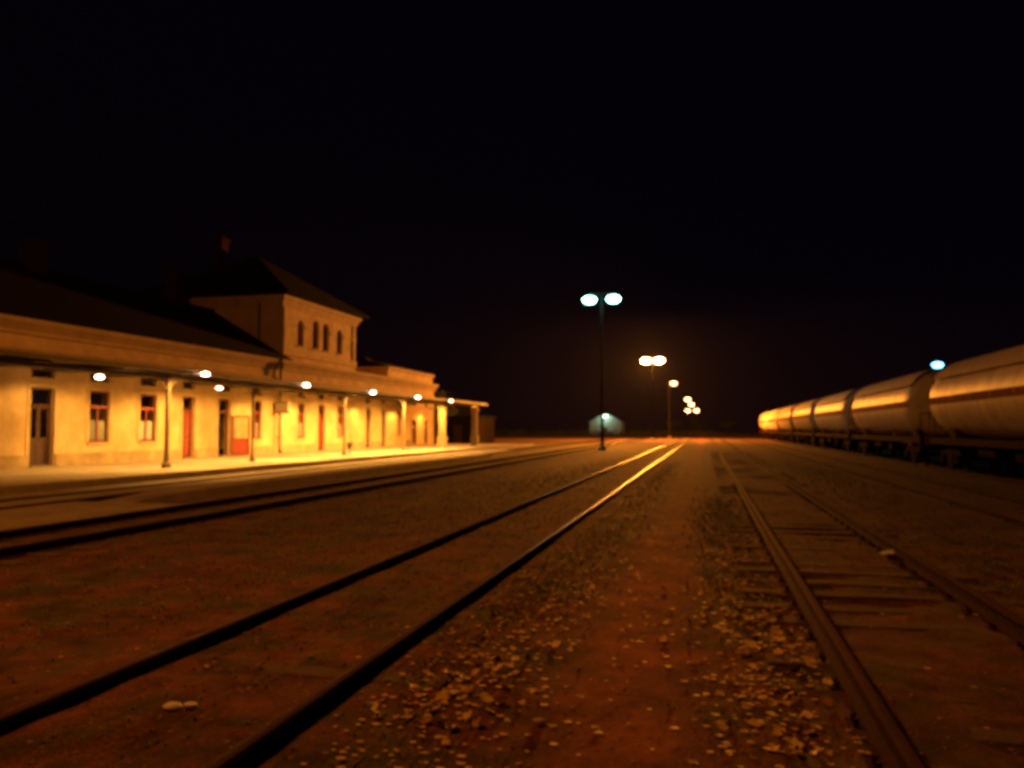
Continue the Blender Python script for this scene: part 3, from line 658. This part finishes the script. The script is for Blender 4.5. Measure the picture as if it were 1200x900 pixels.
mast('lamp_mast', -6.55, 152.8, 10.3, 'slim pole with one small orange lamp, right of the glaring twin lamps', None, E_SODFAR, 900.0, SODIUM_DEEP, r=0.55, halfw=-0.9, base_r=0.22)
mast('lamp_mast', -6.3, 283.5, 12.0, 'uppermost of the small orange lamps clustered far down the line', None, E_SODFAR, 5000.0, SODIUM_DEEP, r=0.9, halfw=-0.5)
mast('lamp_mast', -6.0, 343.0, 12.0, 'middle one of the small orange lamps clustered far down the line', None, E_SODFAR, 3000.0, SODIUM_DEEP, r=1.0, halfw=-0.5)
mast('lamp_mast', -4.7, 307.6, 8.6, 'lowest twin pair of the orange lamps clustered far down the line', None, E_SODFAR, 3000.0, SODIUM_DEEP, r=0.85, halfw=1.6)
mast('lamp_mast', 16.8, 65.8, 6.55, 'bluish white lamp on a pole behind the tank wagons', None, E_BLU, 120.0, BLUEWHITE, r=0.40, halfw=-0.3)
mn = mast('lamp_mast', -7.8, 3.6, 12.05, 'nearest mast of the yard row, level with the camera, its lamps above the frame', None, E_NEAR, P_MAST_NEAR, SODIUM_DEEP, light_each=True, r=0.42)
lamp('lamp_light', (-8.8, 3.9, 11.4), SODIUM_DEEP, P_MAST_NEAR_FLOOD, mn, 0.4, spot=105, aim=(-17, 43, -7), blend=0.7)

# ---------------------------------------------------------------- signal hut
t = thing('signal_hut', 'small gabled building far off, lit by a white lamp on its gable', 'hut', (-34, 258, 0))
hx, hy = -31.2, 257.0; hw = 5.2
w = MB(); w.box(hx-hw, hx+hw, hy, hy+9, 0, 4.0)
w.quad((hx-hw, hy, 4.0), (hx+hw, hy, 4.0), (hx, hy, 6.9)); w.quad((hx-hw, hy+9, 4.0), (hx, hy+9, 6.9), (hx+hw, hy+9, 4.0)); w.build('wall', M['hut'], t, smooth=False)
r = MB(); r.quad((hx-hw-0.4, hy-0.4, 3.85), (hx, hy-0.4, 7.0), (hx, hy+9.4, 7.0), (hx-hw-0.4, hy+9.4, 3.85)); r.quad((hx+hw+0.4, hy-0.4, 3.85), (hx+hw+0.4, hy+9.4, 3.85), (hx, hy+9.4, 7.0), (hx, hy-0.4, 7.0)); r.build('roof', M['tiles'], t, smooth=False)
MB().box(hx-0.6, hx+0.6, hy-0.06, hy-0.004, 0, 2.2).build('door', M['darkwood'], t, smooth=False)
hl = thing('wall_lamp', 'bright white lamp on the gable of the distant hut', 'lamp', (hx, hy-0.5, 6.2))
MB().lathe([(0.1, 0.45), (0.5, 0.3), (0.75, 0.0)], 'z', (hx, hy-0.9, 6.0), 14).build('lamp_shade', M['lampbody'], hl)
MB().lathe([(0.7, -0.01), (0.6, -0.35), (0.25, -0.5)], 'z', (hx, hy-0.9, 6.0), 14).build('lens', E_HUT, hl)
MB().cyl((hx, hy-0.9, 6.2), (hx, hy, 6.2), 0.06, seg=8).build('arm', M['steel'], hl)
lamp('lamp_light', (hx, hy-2.2, 5.6), (0.62, 1.0, 0.74), 420.0, hl, 0.4)

# ---------------------------------------------------------------- tank wagons
TXC = 10.0; LW = 17.0
def tank_wagon(yc, label):
    t = thing('tank_wagon', label, 'tank wagon', (TXC, yc, 0.14), 'white tank wagons coupled in a train')
    R = 1.42; zc = 2.80; hl_ = 7.0
    prof = [(0.05, -hl_-0.62), (0.55, -hl_-0.58), (1.0, -hl_-0.42), (1.28, -hl_-0.20), (R, -hl_+0.12)]
    for k in range(1, 12): prof.append((R, -hl_+0.12+(2*hl_-0.24)*k/12))
    prof += [(R, hl_-0.12), (1.28, hl_+0.20), (1.0, hl_+0.42), (0.55, hl_+0.58), (0.05, hl_+0.62)]
    tk = MB().lathe(prof, 'y', (TXC, yc, zc), 48).build('tank', M['tankwhite'], t)
    for k in range(-3, 4):   # weld seams
        sb = MB().lathe([(R+0.001, -0.015), (R+0.008, -0.008), (R+0.008, 0.008), (R+0.001, 0.015)], 'y', (TXC, yc+k*1.95, zc), 48)
        sb.f = [f_ for f_ in sb.f if len(f_) == 4]; sb.build('weld_seam', M['tankwhite'], tk)
    # orange band along each flank
    for sg in (-1, 1):
        bd = MB()
        for k in range(4):
            a0 = -0.125+0.05*k; a1 = a0+0.05
            q = [(TXC+sg*(R+0.006)*math.cos(a0), zc+(R+0.006)*math.sin(a0)), (TXC+sg*(R+0.006)*math.cos(a1), zc+(R+0.006)*math.sin(a1))]
            bd.quad((q[0][0], yc-hl_+0.1, q[0][1]), (q[0][0], yc+hl_-0.1, q[0][1]), (q[1][0], yc+hl_-0.1, q[1][1]), (q[1][0], yc-hl_+0.1, q[1][1]))
        bd.build('orange_band', M['stripe'], t)
    # sun shield: upper shell standing off the tank
    sh = MB(); Rs = R+0.13; n = 18; a0 = math.radians(31); a1 = math.radians(149)
    for rr in (Rs, Rs-0.02):
        for i in range(n+1):
            a = a0+(a1-a0)*i/n
            for yy in (-hl_+0.25, hl_-0.25): sh.v.append((TXC+rr*math.cos(a), yc+yy, zc+rr*math.sin(a)))
    off = 2*(n+1)
    for i in range(n):
        sh.f.append((2*i, 2*i+1, 2*i+3, 2*i+2)); sh.f.append((off+2*i, off+2*i+2, off+2*i+3, off+2*i+1))
        sh.f.append((2*i, 2*i+2, off+2*i+2, off+2*i)); sh.f.append((2*i+1, off+2*i+1, off+2*i+3, 2*i+3))
    sh.f.append((0, off, off+1, 1)); sh.f.append((2*n, 2*n+1, off+2*n+1, off+2*n))
    sh.build('sun_shield', M['tankshade'], t)
    # underframe
    uf = MB(); uf.box(TXC-1.28, TXC-1.16, yc-7.85, yc+7.85, 1.12, 1.36); uf.box(TXC+1.16, TXC+1.28, yc-7.85, yc+7.85, 1.12, 1.36)
    for sg in (-1, 1):
        uf.box(TXC-1.32, TXC+1.32, yc+sg*7.94-0.09, yc+sg*7.94+0.09, 1.00, 1.40); uf.box(TXC-1.15, TXC+1.15, yc+sg*5.7-0.2, yc+sg*5.7+0.2, 1.05, 1.30)
        uf.box(TXC-0.95, TXC+0.95, yc+sg*5.7-0.35, yc+sg*5.7+0.35, 1.303, 1.72)
    uf.box(TXC-0.2, TXC+0.2, yc-7.8, yc+7.8, 1.02, 1.28)
    fr = uf.build('underframe', M['frame'], t, smooth=False)
    for sg in (-1, 1):
        for sx in (-0.87, 0.87):
            MB().cyl((TXC+sx, yc+sg*8.03, 1.12), (TXC+sx, yc+sg*8.40, 1.12), 0.09, seg=10).lathe([(0.22, -0.02), (0.22, 0.02), (0.1, 0.05)], 'y', (TXC+sx, yc+sg*8.43, 1.12), 14).build('buffer', M['black'], t)
    # ladder and end platform
    for sg in (-1, 1): MB().box(TXC-1.25, TXC+1.25, yc+sg*7.65-0.25, yc+sg*7.65+0.2, 1.403, 1.44).build('end_platform', M['frame'], t, smooth=False)
    ld = MB()
    for yy in (0, 0.44): ld.cyl((TXC-0.6-yy, yc+7.75, 1.1), (TXC-0.6-yy, yc+7.75, 3.9), 0.022, seg=6)
    for k in range(9): ld.cyl((TXC-0.6, yc+7.75, 1.2+k*0.29), (TXC-1.04, yc+7.75, 1.2+k*0.29), 0.015, seg=6)
    ld.build('ladder', M['frame'], t)
    for sg in (-1, 1):
        hr = MB()
        for sx in (-1.2, 1.2): hr.cyl((TXC+sx, yc+sg*7.8, 1.4), (TXC+sx, yc+sg*7.8, 2.35), 0.02, seg=6)
        hr.cyl((TXC-1.2, yc+sg*7.8, 2.35), (TXC+1.2, yc+sg*7.8, 2.35), 0.02, seg=6)
        hr.build('handrail', M['frame'], t)
    MB().box(TXC-1.02, TXC-0.60, yc-1.5, yc-0.7, 0.70, 1.12).build('valve_box', M['black'], t)
    MB().cyl((TXC-0.9, yc+0.8, 0.9), (TXC-0.9, yc+2.4, 0.9), 0.2, seg=12).build('brake_cylinder', M['black'], t)
    MB().box(TXC-1.19, TXC-1.17, yc-3.2, yc-2.5, 1.38, 1.70).build('data_plate', M['frame'], t, smooth=False)
    for sg in (-1, 1):   # bogies
        by = yc+sg*5.7; bg_ = MB()
        for sx in (-1.0, 1.0):
            bg_.box(TXC+sx-0.06, TXC+sx+0.06, by-1.25, by+1.25, 0.72, 0.92); bg_.box(TXC+sx-0.07, TXC+sx+0.07, by-0.35, by+0.35, 0.45, 0.717)
            for ax in (-0.9, 0.9): bg_.box(TXC+sx-0.12, TXC+sx+0.12, by+ax-0.14, by+ax+0.14, 0.45, 0.716)
        bg_.box(TXC-0.98, TXC+0.98, by-0.2, by+0.2, 0.75, 1.04)
        bo = bg_.build('bogie', M['black'], t, smooth=False)
        for ax in (-0.9, 0.9):
            wl = MB()
            for sx in (-0.75, 0.75): wl.lathe([(0.2, -0.07), (0.40, -0.06), (0.46, -0.065), (0.46, 0.06), (0.40, 0.065), (0.2, 0.07)], 'x', (TXC+sx, by+ax, 0.60), 20)
            wl.cyl((TXC-0.9, by+ax, 0.60), (TXC+0.9, by+ax, 0.60), 0.08, seg=8); wl.build('wheelset', M['black'], bo)
    return t
labels = ['nearest and largest white tank wagon, cut by the right edge of the picture', 'second tank wagon from the right, ending under the bluish lamp', 'third tank wagon from the right', 'fourth tank wagon from the right, already small',
          'fifth tank wagon from the right, far down the line', 'sixth tank wagon from the right, next to last in the distance', 'farthest tank wagon, where the train ends beside the line of lamps']
y0w = 35.9-LW/2
first = tank_wagon(y0w, labels[0])
for i in range(1, 7):
    o = copy_tree(first); o.location.y = y0w+i*LW+random.uniform(-0.1, 0.1); o['label'] = labels[i]

# ---------------------------------------------------------------- fallen leaves, stones, weeds
def leaf_mesh(seed, m):
    r = random.Random(seed); n = 7; v = [(0, 0, 0.004)]; 
    for i in range(n*2):
        t = 2*PI*i/(n*2); rad = (0.5 if r.random() < 0.3 else 0.46)*(0.86+0.2*r.random()); e = 0.72+0.1*r.random()
        x = rad*math.cos(t)*(1.25 if i == 0 else 1); y = rad*e*math.sin(t)
        v.append((x, y, 0.5*(x*x)*r.uniform(0.3, 2.2)+0.6*y*y*r.uniform(0.1, 2.6)))
    f = [(0, i+1, (i+1) % (2*n)+1) for i in range(2*n)]
    b = len(v); v += [(-0.45, -0.01, 0.02), (-0.75, 0.01, 0.05), (-0.75, 0.03, 0.05), (-0.45, 0.01, 0.02)]; f.append((b, b+1, b+2, b+3))
    me = bpy.data.meshes.new('fallen_leaf'); me.from_pydata(v, [], f); me.materials.append(m); me.shade_smooth(); return me
LM = [leaf_mesh(i, M['leafA' if i % 3 == 0 else ('leafB' if i % 3 == 1 else 'leafC')]) for i in range(9)]
LMb = [LM[i] for i in (0, 1, 3, 4, 6, 7, 2)]
rl = random.Random(21)
def scatter(n, fn, label, group, smin, smax, meshes):
    for _ in range(n):
        x, y = fn()
        o = bpy.data.objects.new('fallen_leaf', rl.choice(meshes)); C.objects.link(o)
        s_ = rl.uniform(smin, smax); o.scale = (s_, s_, s_); o.location = (x, y, gz(x, y)+0.006+0.12*s_)
        o.rotation_euler = (rl.gauss(0, 0.34), rl.gauss(0, 0.34), rl.uniform(0, 6.28)); tag(o, label, 'leaf', group)
def cl(cx, cy, sx, sy):
    return lambda: (rl.gauss(cx, sx), max(3.3, rl.gauss(cy, sy)))
def clip(fn, x0, x1):
    def g_():
        while True:
            x, y = fn()
            if x0 < x < x1: return x, y
    return g_
LA = 'pale yellow fallen leaf among the others between the left track and the path'
LB = 'yellow fallen leaf among the others between the path and the rusty right track'
scatter(48, clip(cl(-1.55, 5.0, 0.22, 0.42), -2.1, -0.9), LA, 'fallen leaves left of the path', 0.035, 0.11, LMb)
scatter(70, clip(cl(-1.45, 6.8, 0.50, 2.1), -2.1, -0.2), LA, 'fallen leaves left of the path', 0.03, 0.085, LM)
scatter(95, clip(cl(0.34, 5.7, 0.32, 1.4), -0.5, 0.78), LB, 'fallen leaves beside the rusty right rail', 0.035, 0.12, LMb)
scatter(45, clip(cl(0.38, 8.6, 0.22, 1.8), -0.05, 0.78), LB, 'fallen leaves beside the rusty right rail', 0.03, 0.10, LM)
# leaf litter farther out: too many and too small to count
lt = MB()
def addleaf(m_, x, y, z, s_, rz):
    n = len(m_.v); a = rl.gauss(0, 0.5); b = rl.gauss(0, 0.5)
    for k in range(6):
        t = rz+2*PI*k/6; q = (math.cos(t)*s_*0.5, math.sin(t)*s_*0.38); m_.v.append((x+q[0], y+q[1], z+abs(a)*abs(q[0])*0.6+abs(b)*abs(q[1])*0.6))
    m_.f.append(tuple(n+k for k in range(6)))
for _ in range(2400):
    k = rl.random()
    if k < 0.35: x, y = rl.gauss(-1.5, 0.35), 3.5+rl.expovariate(1/9)
    elif k < 0.7: x, y = rl.gauss(0.35, 0.25), 3.5+rl.expovariate(1/9)
    elif k < 0.8: x, y = rl.uniform(-9, -2), rl.uniform(4, 30)
    elif k < 0.9: x, y = rl.uniform(1.0, 8), rl.uniform(4, 30)
    else: x, y = rl.gauss(-0.5, 0.8), 3.5+rl.expovariate(1/8)
    if any(abs(x-c_) < 0.09 for c_ in (-3.73, -2.23, 0.9, 2.4)): continue
    addleaf(lt, x, y, gz(x, y)+0.012+(0.04 if 0.9 < x < 2.4 else 0), rl.uniform(0.025, 0.06), rl.uniform(0, 6))
tag(lt.build('leaf_litter', M['leafA'], smooth=False), 'thin scatter of small leaves over the whole yard', 'leaves', kind='stuff')
# stones
def stones(n, fn, m, name, label, smin, smax, kk):
    sb = MB(); r = random.Random(kk)
    for _ in range(n):
        x, y = fn(r)
        if any(abs(x-c_) < 0.075 for c_ in (-3.73, -2.23, 0.9, 2.4)): continue
        s_ = r.uniform(smin, smax); z = gz(x, y); b = len(sb.v); pts = []
        for (a, c_, e) in ((1, 0, 0), (0, 1, 0), (-1, 0, 0), (0, -1, 0), (0.5, 0.5, 0.8), (-0.5, 0.4, 0.75), (-0.1, -0.55, 0.7)):
            pts.append((x+(a+r.uniform(-.3, .3))*s_*0.5, y+(c_+r.uniform(-.3, .3))*s_*0.5, z-0.006+e*s_*0.32*r.uniform(0.6, 1.1)))
        sb.v += pts; sb.f += [tuple(b+i for i in q) for q in ((0, 1, 4), (1, 5, 4), (1, 2, 5), (2, 6, 5), (2, 3, 6), (3, 0, 6), (0, 4, 6), (4, 5, 6))]
    o = sb.build(name, m, smooth=False); tag(o, label, 'stones', kind='stuff')
def f_all(r):
    k = r.random()
    if k < 0.3: return r.gauss(-2.95, 0.9), 2.6+r.expovariate(1/9)
    if k < 0.62: return r.gauss(1.65, 0.8), 2.6+r.expovariate(1/8)
    if k < 0.8: return r.uniform(-9, -1), 2.8+r.expovariate(1/11)
    return r.uniform(-2.2, 0.9), 2.8+r.expovariate(1/8)
stones(17000, f_all, M['darkstone'], 'gravel', 'dull brown ballast stones pressed into the yard', 0.014, 0.036, 5)
stones(9000, lambda r: (r.gauss(-0.6, 2.6), 2.7+r.expovariate(1/6.5)), M['midstone'], 'ballast', 'mixed red brown ballast stones lying loose over the yard', 0.012, 0.050, 9)
stones(600, lambda r: ((r.gauss(-1.5, 0.5) if r.random() < .5 else r.gauss(0.35, 0.35)), 3.2+r.expovariate(1/6)), M['stone'], 'pebbles', 'paler pebbles along both edges of the trodden path', 0.015, 0.04, 6)
# weeds
wd = MB(); r = random.Random(11)
def weedpatch(cx, cy, sx, sy, n, h):
    for _ in range(n):
        if r.random() < 0.15: continue
        x = r.gauss(cx, sx); y = max(2.8, r.gauss(cy, sy))
        if any(abs(x-c_) < 0.05 for c_ in (-3.73, -2.23, 0.9, 2.4)): continue
        z = gz(x, y)-0.004
        for k in range(5):
            a = r.uniform(0, 2*PI); l = h*r.uniform(0.3, 0.75); le = r.uniform(0.3, 1.1)*l; wv = 0.006
            ux, uy = math.cos(a), math.sin(a); b = len(wd.v)
            wd.v += [(x-uy*wv, y+ux*wv, z), (x+uy*wv, y-ux*wv, z), (x+ux*le*0.5+uy*wv*.7, y+uy*le*0.5-ux*wv*.7, z+l*0.7), (x+ux*le*0.5-uy*wv*.7, y+uy*le*0.5+ux*wv*.7, z+l*0.7), (x+ux*le, y+uy*le, z+l*0.85)]
            wd.f += [(b, b+1, b+2, b+3), (b+3, b+2, b+4)]
for (a, b, c_, d_, n, h) in ((-1.75, 7.6, .22, .9, 420, .06), (-1.6, 11.5, .25, 2.0, 420, .06), (0.25, 15.5, .28, 3.2, 800, .09), (0.5, 9.5, .18, 1.2, 260, .07), (-1.9, 5.6, .12, .6, 150, .05), (-3.0, 6.5, .35, 1.8, 300, .05), (-3.0, 13, .4, 3, 420, .05),
                            (-5.0, 8, .5, 2.0, 500, .06), (-5.5, 14, 1.0, 2.5, 900, .06), (-7.2, 11, .8, 2.5, 700, .06), (-6.0, 24, 1.4, 5, 1600, .08), (-4.4, 34, 0.8, 10, 1200, .08), (3.4, 9, .5, 2.0, 500, .08), (3.8, 15, .6, 4, 700, .09), (1.7, 14, .45, 4, 300, .05), (-1.6, 28, .3, 8, 700, .08), (-7.8, 19, .3, 3, 300, .07), (7.6, 20, .4, 6, 700, .10), (4.2, 28, .6, 8, 800, .1)):
    weedpatch(a, b, c_, d_, n, h)
tag(wd.build('grass', M['grass'], smooth=False), 'short dry weeds in patches between the tracks', 'grass', kind='stuff')

# litter
pp = MB(); pp.quad((2.20, 11.22, 0.08), (2.36, 11.25, 0.10), (2.35, 11.36, 0.13), (2.19, 11.35, 0.09)); pp.quad((2.19, 11.35, 0.09), (2.35, 11.36, 0.13), (2.37, 11.44, 0.07), (2.20, 11.43, 0.07))
tag(pp.build('paper_scrap', M['paper'], smooth=False), 'crumpled scrap of white paper inside the rusty right track', 'litter')
for i, (x, y, s_, lb) in enumerate([(-3.06, 4.17, 0.055, 'pale flat stone inside the left track, left one of a close pair'), (-2.96, 4.20, 0.045, 'pale flat stone inside the left track, right one of a close pair'), (-0.96, 4.62, 0.040, 'round pale stone alone on the path in front')]):
    m = MB(); m.lathe([(s_*0.7, -0.01), (s_, 0.01), (s_*0.85, 0.024), (s_*0.3, 0.032)], 'z', (0, 0, 0), 9)
    rr = random.Random(i); m.v = [(a*(1+rr.uniform(-.18, .18)), b*(0.75+rr.uniform(-.12, .12)), c_) for a, b, c_ in m.v]
    o = m.build('flat_stone', M['leafB' if 0 else 'stone']); o.location = (x, y, gz(x, y)+0.01); tag(o, lb, 'stone', 'pale flat stones')
    o.data.materials[0] = M['sign'] if i < 2 else M['stone']

# ---------------------------------------------------------------- far vegetation
def leafcloud(m_, cx, cy, cz, rx, ry, rz, n, s_, r):
    for _ in range(n):
        while True:
            p = (r.uniform(-1, 1), r.uniform(-1, 1), r.uniform(-1, 1))
            if p[0]**2+p[1]**2+p[2]**2 < 1: break
        x, y, z = cx+p[0]*rx, cy+p[1]*ry, cz+p[2]*rz
        a, b = r.uniform(0, PI), r.uniform(-1.2, 1.2); u = Vector((math.cos(a), math.sin(a), 0))*s_*r.uniform(.6, 1.3); w_ = Vector((-math.sin(a)*math.sin(b), math.cos(a)*math.sin(b), math.cos(b)))*s_*r.uniform(.6, 1.3)
        c_ = Vector((x, y, max(z, 0.02))); m_.quad(tuple(c_-u), tuple(c_-w_*0.6), tuple(c_+u), tuple(c_+w_))
def tree(x, y, h, rad, lb, seed):
    r = random.Random(seed); t = thing('tree', lb, 'tree', (x, y, 0), 'trees far down the line')
    tr_ = MB().cyl((x, y, -0.1), (x+0.2, y, h*0.5), h*0.035, h*0.02, seg=8)
    for k in range(6):
        a = k*1.05+r.random(); tr_.cyl((x+0.1, y, h*(0.28+0.03*k)), (x+math.cos(a)*rad*0.6, y+math.sin(a)*rad*0.6, h*(0.55+0.05*k)), h*0.014, h*0.005, seg=6)
    tr_.build('trunk', M['bark'], t)
    cr_ = MB()
    for k in range(11):
        a = r.uniform(0, 2*PI); q = rad*r.uniform(0.1, 0.75); leafcloud(cr_, x+q*math.cos(a), y+q*math.sin(a), h*r.uniform(0.42, 0.85), rad*0.42, rad*0.42, h*0.13, 150, 0.22, r)
    cr_.build('crown', M['foliage'], t, smooth=False)
tree(-2.5, 372, 6.5, 3.8, 'small rounded tree catching orange light where the tracks meet', 1)
tree(9.0, 330, 5.0, 3.2, 'low tree just left of the end of the wagon train', 2)
tree(-14, 360, 6.0, 3.5, 'small tree left of the clustered orange lamps', 3)
tree(-58, 190, 9.0, 4.5, 'dark tree beyond the shed, left of the distant hut', 4)
tree(-42, 120, 8.0, 4.2, 'dark tree just right of the shed at the canopy end', 5)
hd = MB(); r = random.Random(8)
for k in range(34):
    x = -75+k*2.3; leafcloud(hd, x, 205+r.uniform(-4, 4)+(-k*0.2), 0.55, 2.0, 1.4, r.uniform(0.7, 1.25), 90, 0.22, r)
tag(hd.build('hedge', M['foliage'], smooth=False), 'low ragged hedge along the far side of the yard', 'hedge')

# ---------------------------------------------------------------- haze
hz = MB().box(-1010, 1010, -210, 1010, -1.3, 19.0)
hm = bpy.data.materials.new('night_haze'); hm.use_nodes = True; n = hm.node_tree; n.nodes.clear()
pv = n.nodes.new('ShaderNodeVolumePrincipled'); pv.inputs['Color'].default_value = (0.9, 0.9, 0.9, 1); pv.inputs['Density'].default_value = HAZE; pv.inputs['Anisotropy'].default_value = 0.0
oo = n.nodes.new('ShaderNodeOutputMaterial'); n.links.new(pv.outputs[0], oo.inputs['Volume'])
tag(hz.build('haze', hm, smooth=False), 'thin night haze', kind='stuff')
